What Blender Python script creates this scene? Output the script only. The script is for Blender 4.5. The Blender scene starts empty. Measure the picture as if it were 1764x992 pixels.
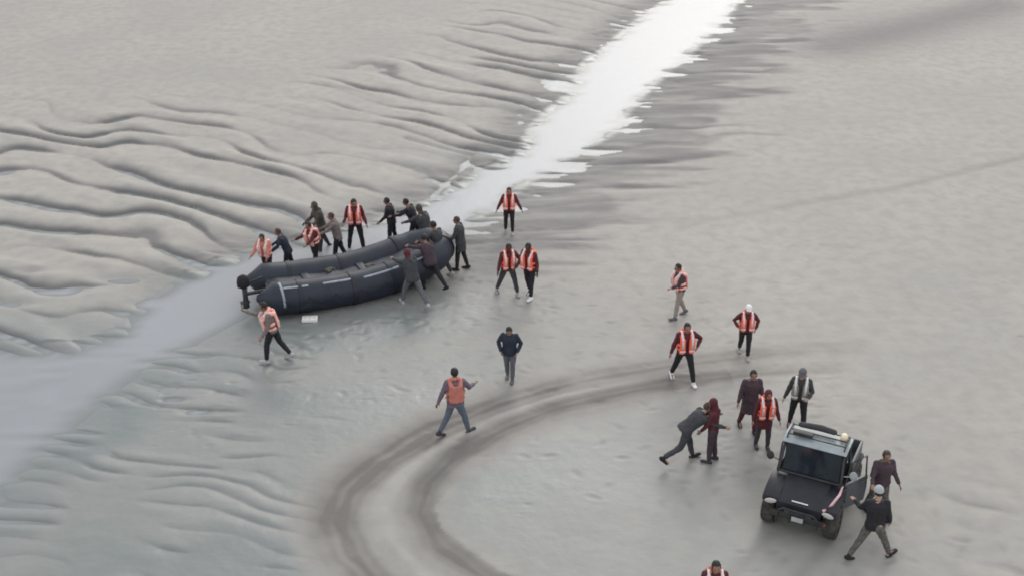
import bpy, bmesh, math, random
import numpy as np
from mathutils import Vector, Matrix, noise as mnoise
R = math.radians
scene = bpy.context.scene
col = scene.collection

# ------------------------------------------------------------------ camera, sky, sun, exposure
CAM_H, PITCH, LENS = 17.3, 28.0, 45.5
cam_d = bpy.data.cameras.new('camera'); cam = bpy.data.objects.new('camera', cam_d); col.objects.link(cam)
cam.location = (0, 0, CAM_H); cam.rotation_euler = (R(90 - PITCH), 0, 0)
cam_d.lens = LENS; cam_d.sensor_width = 36; cam_d.clip_end = 6000
cam_d.dof.use_dof = True; cam_d.dof.focus_distance = 8.0; cam_d.dof.aperture_fstop = 4.6
scene.camera = cam
SUN_EL, SUN_AZ = 30.0, 12.0          # azimuth measured from +Y (away from camera) towards +X
w = bpy.data.worlds.new('World'); scene.world = w; w.use_nodes = True
nt = w.node_tree; bg = nt.nodes['Background']
sky = nt.nodes.new('ShaderNodeTexSky'); sky.sky_type = 'NISHITA'; sky.sun_disc = False
sky.sun_elevation = R(SUN_EL); sky.sun_rotation = R(SUN_AZ)
sky.air_density = 0.8; sky.dust_density = 7.0; sky.ozone_density = 1.0; sky.altitude = 0
cloud = nt.nodes.new('ShaderNodeMix'); cloud.data_type = 'RGBA'; cloud.inputs[0].default_value = 0.86     # even cloud cover over the sky
cloud.inputs[7].default_value = (5.35, 5.5, 5.75, 1); nt.links.new(sky.outputs[0], cloud.inputs[6]); nt.links.new(cloud.outputs[2], bg.inputs[0]); bg.inputs[1].default_value = 0.15
sun_d = bpy.data.lights.new('sun', 'SUN'); sun = bpy.data.objects.new('sun', sun_d); col.objects.link(sun)
sun_d.energy = 0.75; sun_d.angle = R(30); sun_d.color = (1.0, 0.99, 0.98)
sdir = Vector((math.sin(R(SUN_AZ)) * math.cos(R(SUN_EL)), math.cos(R(SUN_AZ)) * math.cos(R(SUN_EL)), math.sin(R(SUN_EL))))
sun.rotation_euler = sdir.to_track_quat('Z', 'Y').to_euler()
scene.view_settings.view_transform = 'Standard'; scene.view_settings.look = 'None'
scene.view_settings.gamma = 1; scene.view_settings.use_curve_mapping = False
scene.view_settings.exposure = 0.39

# ------------------------------------------------------------------ photo pixel <-> ground
F = LENS / 36 * 1764; cp, sp = math.cos(R(PITCH)), math.sin(R(PITCH))
def gp(u, v):
    a, b = (u - 882) / F, (496 - v) / F
    d = (a, cp + b * sp, -sp + b * cp); t = CAM_H / -d[2]
    return (d[0] * t, d[1] * t)
def to_px(X, Y):
    dz = -CAM_H; depth = Y * cp - dz * sp; up = Y * sp + dz * cp
    return 882 + F * X / depth, 496 - F * up / depth

# ------------------------------------------------------------------ materials
def mat(name, c, rough=0.7, metal=0.0, var=0.12, scale=12.0, bump=0.0, spec=0.5, c2=None):
    m = bpy.data.materials.new(name); m.use_nodes = True
    n, l = m.node_tree.nodes, m.node_tree.links; b = n['Principled BSDF']
    b.inputs['Roughness'].default_value = rough; b.inputs['Metallic'].default_value = metal
    b.inputs['Specular IOR Level'].default_value = spec
    tc = n.new('ShaderNodeTexCoord'); nz = n.new('ShaderNodeTexNoise'); nz.inputs['Scale'].default_value = scale
    nz.inputs['Detail'].default_value = 4
    l.new(tc.outputs['Object'], nz.inputs['Vector'])
    rp = n.new('ShaderNodeValToRGB'); rp.color_ramp.elements[0].position = 0.3; rp.color_ramp.elements[1].position = 0.7
    lo = tuple(x * (1 - var) for x in c); hi = tuple(min(1, x * (1 + var)) for x in c)
    if c2: lo, hi = c, c2
    rp.color_ramp.elements[0].color = (*lo, 1); rp.color_ramp.elements[1].color = (*hi, 1)
    l.new(nz.outputs['Fac'], rp.inputs['Fac']); l.new(rp.outputs['Color'], b.inputs['Base Color'])
    if bump:
        bp = n.new('ShaderNodeBump'); bp.inputs['Strength'].default_value = bump; bp.inputs['Distance'].default_value = 0.02
        l.new(nz.outputs['Fac'], bp.inputs['Height']); l.new(bp.outputs[0], b.inputs['Normal'])
    return m
M = {
 'skin': mat('skin', (0.27, 0.15, 0.105), 0.55, var=.1), 'skin_dark': mat('skin_dark', (0.06, 0.032, 0.022), 0.5, var=.1),
 'skin_light': mat('skin_light', (0.42, 0.25, 0.19), 0.55, var=.08),
 'eye': mat('eye', (0.02, 0.015, 0.012), 0.3), 'lip': mat('lip', (0.16, 0.06, 0.05), 0.5),
 'hair_black': mat('hair_black', (0.012, 0.01, 0.009), 0.6, var=.3, scale=60, bump=.4),
 'hair_brown': mat('hair_brown', (0.05, 0.034, 0.024), 0.6, var=.3, scale=60, bump=.4),
 'orange': mat('orange', (1.0, 0.15, 0.085), 0.6, var=.1, scale=9, bump=.3),
 'orange_pale': mat('orange_pale', (0.9, 0.45, 0.38), 0.65, var=.1, scale=9, bump=.3),
 'orange_faded': mat('orange_faded', (0.5, 0.17, 0.13), 0.7, var=.15, scale=9, bump=.3),
 'band': mat('band', (0.72, 0.68, 0.66), 0.35, var=.05),
 'black': mat('black', (0.014, 0.013, 0.017), 0.8, var=.3, bump=.4),
 'navy': mat('navy', (0.018, 0.025, 0.045), 0.8, var=.2, bump=.4),
 'maroon': mat('maroon', (0.085, 0.012, 0.018), 0.75, var=.25, bump=.4),
 'plum': mat('plum', (0.055, 0.035, 0.045), 0.8, var=.25, bump=.4),
 'dkgrey': mat('dkgrey', (0.045, 0.046, 0.05), 0.85, var=.2, bump=.4),
 'grey': mat('grey', (0.11, 0.112, 0.12), 0.85, var=.15, bump=.4),
 'ltgrey': mat('ltgrey', (0.38, 0.39, 0.39), 0.8, var=.12, bump=.4),
 'greygreen': mat('greygreen', (0.24, 0.25, 0.22), 0.8, var=.2, bump=.4),
 'violet_grey': mat('violet_grey', (0.15, 0.11, 0.14), 0.85, var=.15, bump=.4),
 'brown_grey': mat('brown_grey', (0.17, 0.14, 0.13), 0.85, var=.15, bump=.4),
 'olive': mat('olive', (0.06, 0.055, 0.045), 0.85, var=.25, bump=.4),
 'beige': mat('beige', (0.30, 0.25, 0.22), 0.85, var=.12, bump=.4),
 'camo': mat('camo', (0.05, 0.048, 0.042), 0.85, scale=16, bump=.3, c2=(0.15, 0.14, 0.12)),
 'white': mat('white', (0.78, 0.78, 0.76), 0.6, var=.05),
 'denim': mat('denim', (0.10, 0.12, 0.15), 0.85, var=.15, bump=.4),
 'rubber': mat('rubber', (0.013, 0.018, 0.030), 0.5, var=.25, scale=3, bump=.05),
 'rubber_worn': mat('rubber_worn', (0.010, 0.012, 0.020), 0.5, var=.3, scale=5, bump=.1),
 'strake': mat('strake', (0.30, 0.32, 0.36), 0.5, var=.15, scale=6),
 'floorboard': mat('floorboard', (0.055, 0.065, 0.075), 0.6, var=.3, scale=4, bump=.2),
 'wood': mat('wood', (0.16, 0.13, 0.10), 0.6, var=.25, scale=10, bump=.2),
 'paint': mat('paint', (0.009, 0.009, 0.015), 0.42, var=.5, scale=4, bump=.02),
 'plastic': mat('plastic', (0.018, 0.019, 0.022), 0.6, scale=6, bump=.1, c2=(0.045, 0.042, 0.040)),
 'tyre': mat('tyre', (0.020, 0.019, 0.019), 0.9, scale=7, bump=.5, c2=(0.085, 0.076, 0.066)),
 'rim': mat('rim', (0.12, 0.12, 0.13), 0.4, metal=.7),
 'metal': mat('metal', (0.20, 0.21, 0.22), 0.4, metal=.6),
 'roofpaint': mat('roofpaint', (0.30, 0.34, 0.35), 0.45, var=.15, scale=4, bump=.05),
 'bedpaint': mat('bedpaint', (0.085, 0.095, 0.105), 0.45, var=.2, scale=5, bump=.05),
 'redpaint': mat('redpaint', (0.45, 0.06, 0.08), 0.4, var=.1),
 'pinkstripe': mat('pinkstripe', (0.75, 0.48, 0.50), 0.4, var=.1),
 'lampglass': mat('lampglass', (0.5, 0.47, 0.44), 0.12, var=.05),
 'glass': mat('glass', (0.035, 0.05, 0.065), 0.06, var=.3, scale=2, spec=.9),
 'amber': mat('amber', (0.85, 0.72, 0.5), 0.3, var=.05),
 'foam': mat('foam', (0.80, 0.79, 0.74), 0.7, var=.05, scale=30, bump=.3),
}

# ------------------------------------------------------------------ ground fields (world coordinates)
rng = np.random.RandomState(7)
PERM = rng.rand(256, 256)
def vn(x, y):
    xi = np.floor(x).astype(int); yi = np.floor(y).astype(int); fx = x - xi; fy = y - yi
    fx = fx * fx * fx * (fx * (fx * 6 - 15) + 10); fy = fy * fy * fy * (fy * (fy * 6 - 15) + 10)
    a = PERM[xi % 256, yi % 256]; b = PERM[(xi + 1) % 256, yi % 256]
    c = PERM[xi % 256, (yi + 1) % 256]; d = PERM[(xi + 1) % 256, (yi + 1) % 256]
    return (a * (1 - fx) + b * fx) * (1 - fy) + (c * (1 - fx) + d * fx) * fy - 0.5
def fbm(x, y, o=3, s=0.0):
    r = 0; a = 1.0
    for i in range(o):
        r = r + a * vn(x * 2 ** i + 17.3 * i + s, y * 2 ** i + 9.1 * i + s * 1.7); a *= 0.5
    return r
def ss(a, b, x):
    t = np.clip((x - a) / (b - a), 0, 1); return t * t * (3 - 2 * t)
def seg_d(X, Y, pts, closed=False):
    d = np.full(X.shape, 1e9); n = len(pts)
    for i in range(n if closed else n - 1):
        x0, y0 = pts[i]; x1, y1 = pts[(i + 1) % n]; dx, dy = x1 - x0, y1 - y0
        t = np.clip(((X - x0) * dx + (Y - y0) * dy) / (dx * dx + dy * dy + 1e-9), 0, 1)
        d = np.minimum(d, (X - x0 - t * dx) ** 2 + (Y - y0 - t * dy) ** 2)
    return np.sqrt(d)
def inside(X, Y, pts):
    r = np.zeros(X.shape, bool); n = len(pts)
    for i in range(n):
        x0, y0 = pts[i]; x1, y1 = pts[(i + 1) % n]
        if y0 == y1: continue
        c = ((y0 > Y) != (y1 > Y)) & (X < (x1 - x0) * (Y - y0) / (y1 - y0) + x0); r ^= c
    return r
LEFT_EDGE = [(1420,-160),(1270,-70),(1140,0),(1080,40),(1040,75),(992,110),(972,160),(930,190),(905,215),(885,262),(820,292),(745,335),(690,362),(600,385),(500,410),(425,425),(360,450),(290,485),(235,525),(190,565),(120,585),(40,590),(-60,575),(-200,560),(-500,560)]
RIGHT_EDGE = [(1660,-160),(1480,-80),(1290,-10),(1255,30),(1195,95),(1140,140),(1095,185),(1072,225),(1010,262),(940,300),(880,345),(820,385),(740,420),(640,455),(540,490),(430,552),(340,602),(250,655),(170,722),(80,800),(0,880),(-120,980),(-400,1100)]
POLY_W = [gp(*p) for p in LEFT_EDGE + RIGHT_EDGE[::-1]]
POLY_L = [gp(*p) for p in LEFT_EDGE] + [gp(-1500, 560), gp(-3000, -400), gp(1000, -560)]
TA = [gp(*p) for p in [(1470,598),(1400,602),(1290,612),(1150,630),(1000,655),(860,695),(750,742),(660,795),(605,845),(585,895),(605,950),(650,1000),(740,1060),(900,1120)]]
TA2 = [gp(*p) for p in [(1000,650),(860,690),(740,737),(640,790),(575,845),(555,895),(570,950),(610,1000),(700,1060)]]
TR = [gp(*p) for p in [(1180,648),(1080,662),(960,685),(860,718),(770,762),(695,815),(655,868),(665,930),(720,990),(800,1040)]]
TB = [gp(*p) for p in [(1440,634),(1330,640),(1180,656),(1080,674),(960,702),(870,737),(790,780),(740,830),(724,880),(755,940),(835,995),(960,1050)]]
TC = [gp(*p) for p in [(1764,272),(1640,302),(1520,330),(1380,352),(1270,372),(1180,392)]]
TC0 = [gp(*p) for p in [(2000,205),(1764,272)]]
TJ = [[gp(*p) for p in [(1330,915),(1295,955),(1250,1010),(1200,1060)]], [gp(*p) for p in [(1425,935),(1395,970),(1350,1020),(1300,1080)]]]
RIV = [gp(*p) for p in [(700,238),(765,256),(812,268),(790,295),(745,335)]]
POOLS = [(298,685,.28,.1),(338,708,.32,.1),(250,520,.4,.25),(30,520,.8,.25),(100,500,.7,.25),(205,480,.9,.3),(60,470,.6,.2),(980,290,.9,.22),(965,315,.8,.2)]
WATER_Z = -0.06
def fields(X, Y):
    U, V = to_px(X, Y)
    dW = seg_d(X, Y, POLY_W, True); inW = inside(X, Y, POLY_W); sd = np.where(inW, -dW, dW)
    inL = inside(X, Y, POLY_L)
    low = ss(520, 640, V)                                   # gentle lower reach of the channel
    H = np.where(inW, -0.06 - 0.10 * ss(0, 1.2, dW) * (1 - .45 * low), -0.06 + 0.06 * ss(0, 1.6 + 2.2 * low, dW))
    H = H + 0.035 * fbm(X / 9, Y / 9, 2) * ss(0, 4, dW)
    # large ripples on the left bank: rounded pillows with a narrow crevice on the viewer's side
    def pillow(ph, a=.55, p=2.3):
        t = ph - np.floor(ph); e = .07; u = ((t + e) ** a - e ** a) / ((1 + e) ** a - e ** a)
        q = 1 - np.abs(2 * u - 1) ** p; return q * (.35 + .65 * np.sqrt(q + .02)), t
    dL = seg_d(X, Y, [gp(*p) for p in LEFT_EDGE])
    lim = 165 - np.clip(U - 430, 0, 500) * 0.40 + 60 * fbm(X / 7, Y / 7, 2, 5)
    mL = np.where(inL, 1.0, np.where(inW, np.clip(1 - dL / .9, 0, 1) * .6, 0)) * ss(-30, 60, V - lim) * ss(75, 40, Y)
    g = -0.66 * X - 0.0103 * X * X
    ph = (Y - g) / 1.55 + .8 * fbm(X / 6.0, (Y + .4 * X) / 3.0, 2, 3) + 1.15 * fbm(X / 2.7, (Y + .5 * X) / 1.9, 1, 8) + .09 * fbm(X / .7, Y / .7, 2, 9)
    prof, t = pillow(ph)
    ampn = np.clip(.68 + 2.1 * fbm(X / 3.0, (Y + .5 * X) / 1.6, 2, 11), .12, 1.25)
    H = H + mL * ampn * (0.19 * (prof - .58) + .020)
    # fine ripples on the right bank of the stream
    nb = fbm(X / 2.2, Y / .9, 2, 21)
    mR = np.where(inL, 0, 1) * ss(-1.0, .5, sd) * ss(5.2 + 5 * nb, 2.0, sd) * ss(480, 390, V) * np.clip(.7 + 1.4 * nb, .1, 1.1)
    ph2 = (Y - .05 * X) / (0.62 + .008 * (Y - 40)) + .9 * fbm(X / 4, Y / 2.0, 2, 31) + .35 * fbm(X / 1.6, Y / 1.0, 1, 33)
    p2, s2 = pillow(ph2, .6, 2.0)
    H = H + mR * 0.075 * (p2 - .55)
    H = H + .085 * fbm(X / 1.1, Y / .38, 3, 77) * ss(1.7, .2, dW) * ss(520, 420, V)      # ragged waterline
    # low broken ripples on the lower left flat
    nb3 = fbm(X / 1.5, Y / .95, 2, 41)
    mB = np.where(inL, 0, 1) * ss(-3.4, .3, sd) * ss(8.5, 3.5, sd) * ss(530, 600, V) * ss(640, 440, U) * np.clip(.42 + 2.6 * nb3, .04, 1.1)
    ph3 = (Y + .25 * X) / .62 + 1.2 * fbm(X / 2.2, Y / 1.6, 2, 51) + .6 * fbm(X / 1.2, Y / .9, 1, 53)
    p3, s3 = pillow(ph3, .6, 2.2)
    H = H + mB * 0.055 * (p3 - .6)
    mC = ss(1560, 1700, U) * ss(800, 880, V) * np.clip(.4 + 2.2 * fbm(X / 2, Y / 1.6, 2, 61), 0, 1)
    ph4 = (Y + .5 * X) / .9 + 1.0 * fbm(X / 2.2, Y / 2.2, 2, 71)
    p4, s4 = pillow(ph4, .6, 2.2)
    H = H + mC * 0.08 * (p4 - .6)
    # tyre tracks
    wob = .10 * fbm(X / .8, Y / .8, 2, 81)
    dA, dA2, dR, dB = [seg_d(X, Y, p) + wob for p in (TA, TA2, TR, TB)]
    fadeR = ss(1450, 1180, U)
    gA = np.exp(-(dA / .40) ** 2) * (.35 + .65 * fadeR); gA2 = np.exp(-(dA2 / .62) ** 2) * ss(1000, 700, U)
    gR = np.exp(-(dR / .13) ** 2) * ss(1180, 900, U); gB = np.exp(-(dB / .22) ** 2) * (.35 + .65 * fadeR)
    gB2 = np.exp(-(np.abs(dB - .0) / .5) ** 2)
    H = H + .010 * np.cos(dA / .058) * gA * (.4 + 1.6 * np.abs(vn(X / .7, Y / .7))) + .008 * np.cos(dB / .052) * gB
    H = H - .030 * gA - .018 * gA2 + .026 * gR - .032 * gB + .012 * np.exp(-((dB - .38) / .12) ** 2)
    gC = np.exp(-(seg_d(X, Y, TC) / .22) ** 2) * (.5 + .5 * ss(1250, 1600, U)); H = H - .022 * gC
    gJ = 0
    for tj in TJ: gJ = gJ + np.exp(-(seg_d(X, Y, tj) / .16) ** 2)
    H = H - .018 * gJ
    trk = (1 + .22 * np.cos(dA / .05) * gA + .22 * np.cos(dB / .05) * gB + .5 * fbm(X / .9, Y / .9, 3, 85)) * np.clip(.72 * gA + .68 * gA2 + .72 * gB + .72 * gB2 * np.where(dR < 1.2, 1, .3) * (.3 + .7 * fadeR) + .3 * gC + .35 * gJ - .5 * gR, 0, 1)
    H = H - .10 * np.exp(-(seg_d(X, Y, RIV) / .13) ** 2)
    for (u, v, rx, ry) in POOLS:
        x0, y0 = gp(u, v); H = H - .10 * np.exp(-((X - x0) / rx) ** 2 - ((Y - y0) / ry) ** 2)
    # footprints where people walk
    fp = np.clip(vn(X / .16, Y / .16) - .33, 0, 1) * ss(.05, .25, vn(X / 2.5 + 9, Y / 2.5)) * np.where(inL | inW, 0, 1)
    H = H - .10 * fp
    H = H + .006 * fbm(X / .35, Y / .35, 3, 91) * ss(-.2, .6, sd)
    # wetness: near the water and low spots; one figure's shadow is painted in too
    wet_shade = np.clip(1.05 - np.abs(sd) / np.where(inL, 1.2, 3.0 + 4.5 * low), 0, 1) * np.where(inW, 1, 1)
    wet_shade = np.where(inL, wet_shade * .7, wet_shade)
    wet_shade = np.maximum(wet_shade, (.30 + .55 * ss(1500, 700, U)) * ss(480, 760, V + .12 * (900 - U)) * (1 - .7 * trk) * ss(1750, 1250, U))
    xb, yb = gp(610, 560); wet_shade = np.maximum(wet_shade, 1.0 * np.exp(-(((X - xb) * .93 + (Y - yb) * .37) / 5.2) ** 2 - ((-(X - xb) * .37 + (Y - yb) * .93) / 2.0) ** 2))
    wet_shade = wet_shade * (1 - .75 * np.exp(-(np.minimum(np.minimum(dA, dB), np.minimum(dR, dA2)) / .75) ** 4))
    dx, dy = gp(1560, 52)
    pat = np.exp(-(((X - dx) * .88 - (Y - dy) * .47) / 4.2) ** 2 - (((X - dx) * .47 + (Y - dy) * .88) / 2.6) ** 2 * 1)
    x9, y9 = gp(1440, 78); x8, y8 = gp(1720, 10)
    pat = np.exp(-(seg_d(X, Y, [(x9, y9), (x8, y8)]) / 1.9) ** 2)
    x9, y9 = gp(835, 655); wet_shade = np.maximum(wet_shade, .7 * np.exp(-((X - x9) / .5) ** 2 - ((Y - y9) / .3) ** 2))  # soft shadow and puddle beside the lone figure, painted as one wet patch
    wet_shade = np.clip(wet_shade + .25 * fbm(X / 2.5, Y / 1.2, 3, 101), 0, 1)
    band = ss(-.3, .1, sd) * ss(560, 400, V)
    drk = np.where(inL, .55 * ss(2.0, .3, sd), ss(3.9, 2.3, sd + 3.0 * fbm(X / 2.2, Y / .6, 2, 12)) * (.72 + .5 * fbm(X / 2, Y / .5, 2, 13))) * band
    wet_shade = wet_shade * (1 - .8 * band); drk = np.maximum(drk, .75 * pat)
    drk = np.maximum(drk, mB * ss(.6, .1, p3) * ss(.3, .1, s3) * .75); drk = np.maximum(drk, mR * ss(.7, .1, p2) * .8); drk = np.maximum(drk, mC * ss(.5, 0, p4) * .5)  # trough shade of the smaller ripples, painted as dark colour
    drk = np.maximum(drk, mL * ss(.95, .25, prof) * ss(.42, .12, t) * 1.15 * np.clip(ampn, 0, 1))            # shade on the ripples' near side, painted into the colour
    return H, wet_shade, trk, np.clip(drk, 0, 1)
def gz(x, y):
    H = fields(np.array([x, x + .15, x - .15]), np.array([y, y, y]))[0]; return float(H.mean())

def axis(lo, hi, step, far_lo, far_hi):
    a = list(np.arange(lo, hi, step)); s = step
    while a[-1] < far_hi: s *= 1.35; a.append(a[-1] + s)
    b = []; s = step; v = lo
    while v > far_lo: s *= 1.35; v -= s; b.append(v)
    return np.array(b[::-1] + a)
xs = axis(-32, 32, 0.07, -2500, 2500)
yn = [15.0]
while yn[-1] < 72: yn.append(yn[-1] + 0.0011 * yn[-1] + .008)
s = .1
while yn[-1] < 4000: s *= 1.3; yn.append(yn[-1] + s)
s = .05; v = 15.0; yb = []
while v > -1500: s *= 1.35; v -= s; yb.append(v)
ys = np.array(yb[::-1] + yn)
XX, YY = np.meshgrid(xs, ys)
H, wet_shade, trk, drk = fields(XX, YY)
for (u_, v_) in [(877,405),(875,510),(912,514),(878,657),(786,748),(1168,548),(1176,658),(1281,614),(1287,742),(1312,772),(1371,740),(1178,797),(1224,795),(1498,962),(1508,886),(712,528),(742,500),(474,622),(794,466),(600,560),(560,590)]:
    for q_ in range(22):
        a_ = rng.rand() * 6.28; d_ = .25 + 2.4 * rng.rand() ** 1.2; x_, y_ = gp(u_, v_); x_ += d_ * math.cos(a_); y_ += d_ * math.sin(a_); o_ = rng.rand() * 3.14
        i0, i1 = np.searchsorted(ys, (y_ - .5, y_ + .5)); j0, j1 = np.searchsorted(xs, (x_ - .5, x_ + .5))
        ex = (XX[i0:i1, j0:j1] - x_) * math.cos(o_) + (YY[i0:i1, j0:j1] - y_) * math.sin(o_); ey = -(XX[i0:i1, j0:j1] - x_) * math.sin(o_) + (YY[i0:i1, j0:j1] - y_) * math.cos(o_)
        rr_ = (ex / .16) ** 2 + (ey / .08) ** 2; H[i0:i1, j0:j1] += -.014 * np.exp(-rr_) + .004 * np.exp(-(np.sqrt(rr_) - 1.5) ** 2 * 4)
        trk[i0:i1, j0:j1] = np.maximum(trk[i0:i1, j0:j1], .22 * np.exp(-rr_))
edge = ss(34, 60, np.abs(XX)) + ss(74, 110, YY) + ss(13, 0, YY)
H = np.where(edge > 0, H * (1 - np.clip(edge, 0, 1)), H); wet_shade = wet_shade * (1 - np.clip(edge, 0, 1)); drk = drk * (1 - np.clip(edge, 0, 1))
def grid_mesh(name, XX, YY, ZZ):
    ny, nx = XX.shape; me = bpy.data.meshes.new(name)
    co = np.stack([XX, YY, ZZ], -1).reshape(-1, 3).astype(np.float32)
    i = np.arange(nx * ny).reshape(ny, nx)
    q = np.stack([i[:-1, :-1], i[:-1, 1:], i[1:, 1:], i[1:, :-1]], -1).reshape(-1, 4)
    me.vertices.add(len(co)); me.vertices.foreach_set('co', co.ravel())
    me.loops.add(q.size); me.loops.foreach_set('vertex_index', q.ravel().astype(np.int32))
    me.polygons.add(len(q)); me.polygons.foreach_set('loop_start', (np.arange(len(q)) * 4).astype(np.int32))
    me.polygons.foreach_set('use_smooth', np.ones(len(q), bool))
    me.update(calc_edges=True); return me
gm = grid_mesh('sand', XX, YY, H)
ca = gm.color_attributes.new('ground', 'FLOAT_COLOR', 'POINT')
ca.data.foreach_set('color', np.stack([wet_shade, trk, drk, np.ones_like(wet_shade)], -1).astype(np.float32).ravel())
ground = bpy.data.objects.new('sand', gm); ground['kind'] = 'structure'      # linked at the very end: it is heavy to re-evaluate

def sand_material():
    m = bpy.data.materials.new('sand'); m.use_nodes = True; n, l = m.node_tree.nodes, m.node_tree.links; b = n['Principled BSDF']
    at = n.new('ShaderNodeAttribute'); at.attribute_name = 'ground'; sep = n.new('ShaderNodeSeparateColor'); l.new(at.outputs['Color'], sep.inputs[0])
    tc = n.new('ShaderNodeTexCoord')
    def nz(sc, det, vec=None):
        x = n.new('ShaderNodeTexNoise'); x.inputs['Scale'].default_value = sc; x.inputs['Detail'].default_value = det; l.new(vec or tc.outputs['Object'], x.inputs['Vector']); return x.outputs['Fac']
    def mixc(f, a, bb, fac=1.0):
        x = n.new('ShaderNodeMix'); x.data_type = 'RGBA'
        for s_, v in ((6, a), (7, bb)):
            if isinstance(v, tuple): x.inputs[s_].default_value = (*v, 1)
            else: l.new(v, x.inputs[s_])
        if fac != 1.0:
            q = n.new('ShaderNodeMath'); q.operation = 'MULTIPLY'; q.inputs[1].default_value = fac; l.new(f, q.inputs[0]); f = q.outputs[0]
        l.new(f, x.inputs[0]); return x.outputs[2]
    def ramp(f, a, bb):
        x = n.new('ShaderNodeMapRange'); x.inputs[1].default_value = a; x.inputs[2].default_value = bb; l.new(f, x.inputs[0]); return x.outputs[0]
    base = mixc(ramp(nz(.22, 4), .35, .65), (.372, .350, .314), (.330, .316, .288))
    base = mixc(ramp(nz(2.2, 5), .4, .68), base, (.29, .276, .252), .7)
    wetc = mixc(ramp(nz(.5, 4), .35, .65), (.155, .178, .172), (.185, .196, .190))
    c = mixc(sep.outputs[0], base, wetc)
    c = mixc(sep.outputs[1], c, (.140, .131, .118), .9)
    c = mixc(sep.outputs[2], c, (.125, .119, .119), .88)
    l.new(c, b.inputs['Base Color'])
    rr = n.new('ShaderNodeMapRange'); rr.inputs[3].default_value = .8; rr.inputs[4].default_value = .36; l.new(sep.outputs[0], rr.inputs[0]); l.new(rr.outputs[0], b.inputs['Roughness'])
    b.inputs['Specular IOR Level'].default_value = .5
    bp = n.new('ShaderNodeBump'); bp.inputs['Strength'].default_value = .35; bp.inputs['Distance'].default_value = .03; l.new(nz(5, 6), bp.inputs['Height']); l.new(bp.outputs[0], b.inputs['Normal'])
    return m
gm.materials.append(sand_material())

def water_material():
    m = bpy.data.materials.new('water'); m.use_nodes = True; n, l = m.node_tree.nodes, m.node_tree.links; b = n['Principled BSDF']
    b.inputs['Roughness'].default_value = .24
    at = n.new('ShaderNodeAttribute'); at.attribute_name = 'depth'; mx = n.new('ShaderNodeMix'); mx.data_type = 'RGBA'; mx.inputs[6].default_value = (.19, .205, .20, 1); mx.inputs[7].default_value = (.30, .312, .328, 1)
    l.new(at.outputs['Fac'], mx.inputs[0]); l.new(mx.outputs[2], b.inputs['Base Color']); b.inputs['IOR'].default_value = 1.33
    b.inputs['Specular IOR Level'].default_value = .27
    tc = n.new('ShaderNodeTexCoord'); x = n.new('ShaderNodeTexNoise'); x.inputs['Scale'].default_value = 2.5; x.inputs['Detail'].default_value = 5; l.new(tc.outputs['Object'], x.inputs['Vector'])
    bp = n.new('ShaderNodeBump'); bp.inputs['Strength'].default_value = .25; bp.inputs['Distance'].default_value = .03; l.new(x.outputs['Fac'], bp.inputs['Height']); l.new(bp.outputs[0], b.inputs['Normal'])
    return m
wx = np.array([-60., 60.]); wy = np.array([12., 110.]); WX, WY = np.meshgrid(np.linspace(-60, 60, 480), np.linspace(12, 110, 400))
wm = grid_mesh('stream_water', WX, WY, np.full_like(WX, WATER_Z - .012)); wm.materials.append(water_material())
da = wm.attributes.new('depth', 'FLOAT', 'POINT'); da.data.foreach_set('value', ss(0, .07, (WATER_Z - fields(WX, WY)[0])).astype(np.float32).ravel())
wo = bpy.data.objects.new('stream_water', wm); wo['kind'] = 'structure'; col.objects.link(wo)

# ------------------------------------------------------------------ mesh helpers
def finish(name, bm, material, parent=None, smooth=True, bevel=0.0):
    if bevel:
        bmesh.ops.bevel(bm, geom=[e for e in bm.edges if len(e.link_faces) == 2 and e.calc_face_angle(0) > .5], offset=bevel, segments=2, affect='EDGES', profile=.6)
    bmesh.ops.recalc_face_normals(bm, faces=bm.faces)
    me = bpy.data.meshes.new(name); bm.to_mesh(me); bm.free()
    if smooth:
        for p in me.polygons: p.use_smooth = True
        if bevel or smooth == 'sharp':
            me.set_sharp_from_angle(angle=R(35))
    for mm in (material if isinstance(material, (list, tuple)) else [material]): me.materials.append(mm)
    o = bpy.data.objects.new(name, me); col.objects.link(o)
    if parent: o.parent = parent
    return o
def box(bm, c, s, rot=None):
    r = bmesh.ops.create_cube(bm, size=1.0)['verts']; mt = (rot or Matrix.Identity(3)).to_4x4()
    bmesh.ops.transform(bm, matrix=Matrix.Translation(c) @ mt @ Matrix.Diagonal((*s, 1)), verts=r); return r
def loft(bm, st, seg=12, cap=True):
    """stations: (centre, axis_a, axis_b) with the axes already scaled to the radii"""
    rings = []
    for (c, a, b) in st:
        rings.append([bm.verts.new(Vector(c) + Vector(a) * math.cos(2 * math.pi * k / seg) + Vector(b) * math.sin(2 * math.pi * k / seg)) for k in range(seg)])
    for i in range(len(rings) - 1):
        for k in range(seg):
            bm.faces.new((rings[i][k], rings[i][(k + 1) % seg], rings[i + 1][(k + 1) % seg], rings[i + 1][k]))
    if cap: bm.faces.new(rings[0][::-1]); bm.faces.new(rings[-1])
def frame_of(d):
    d = d.normalized(); a = d.cross(Vector((0, 1, 0)) if abs(d.y) < .9 else Vector((1, 0, 0))).normalized(); return a, d.cross(a)
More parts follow.
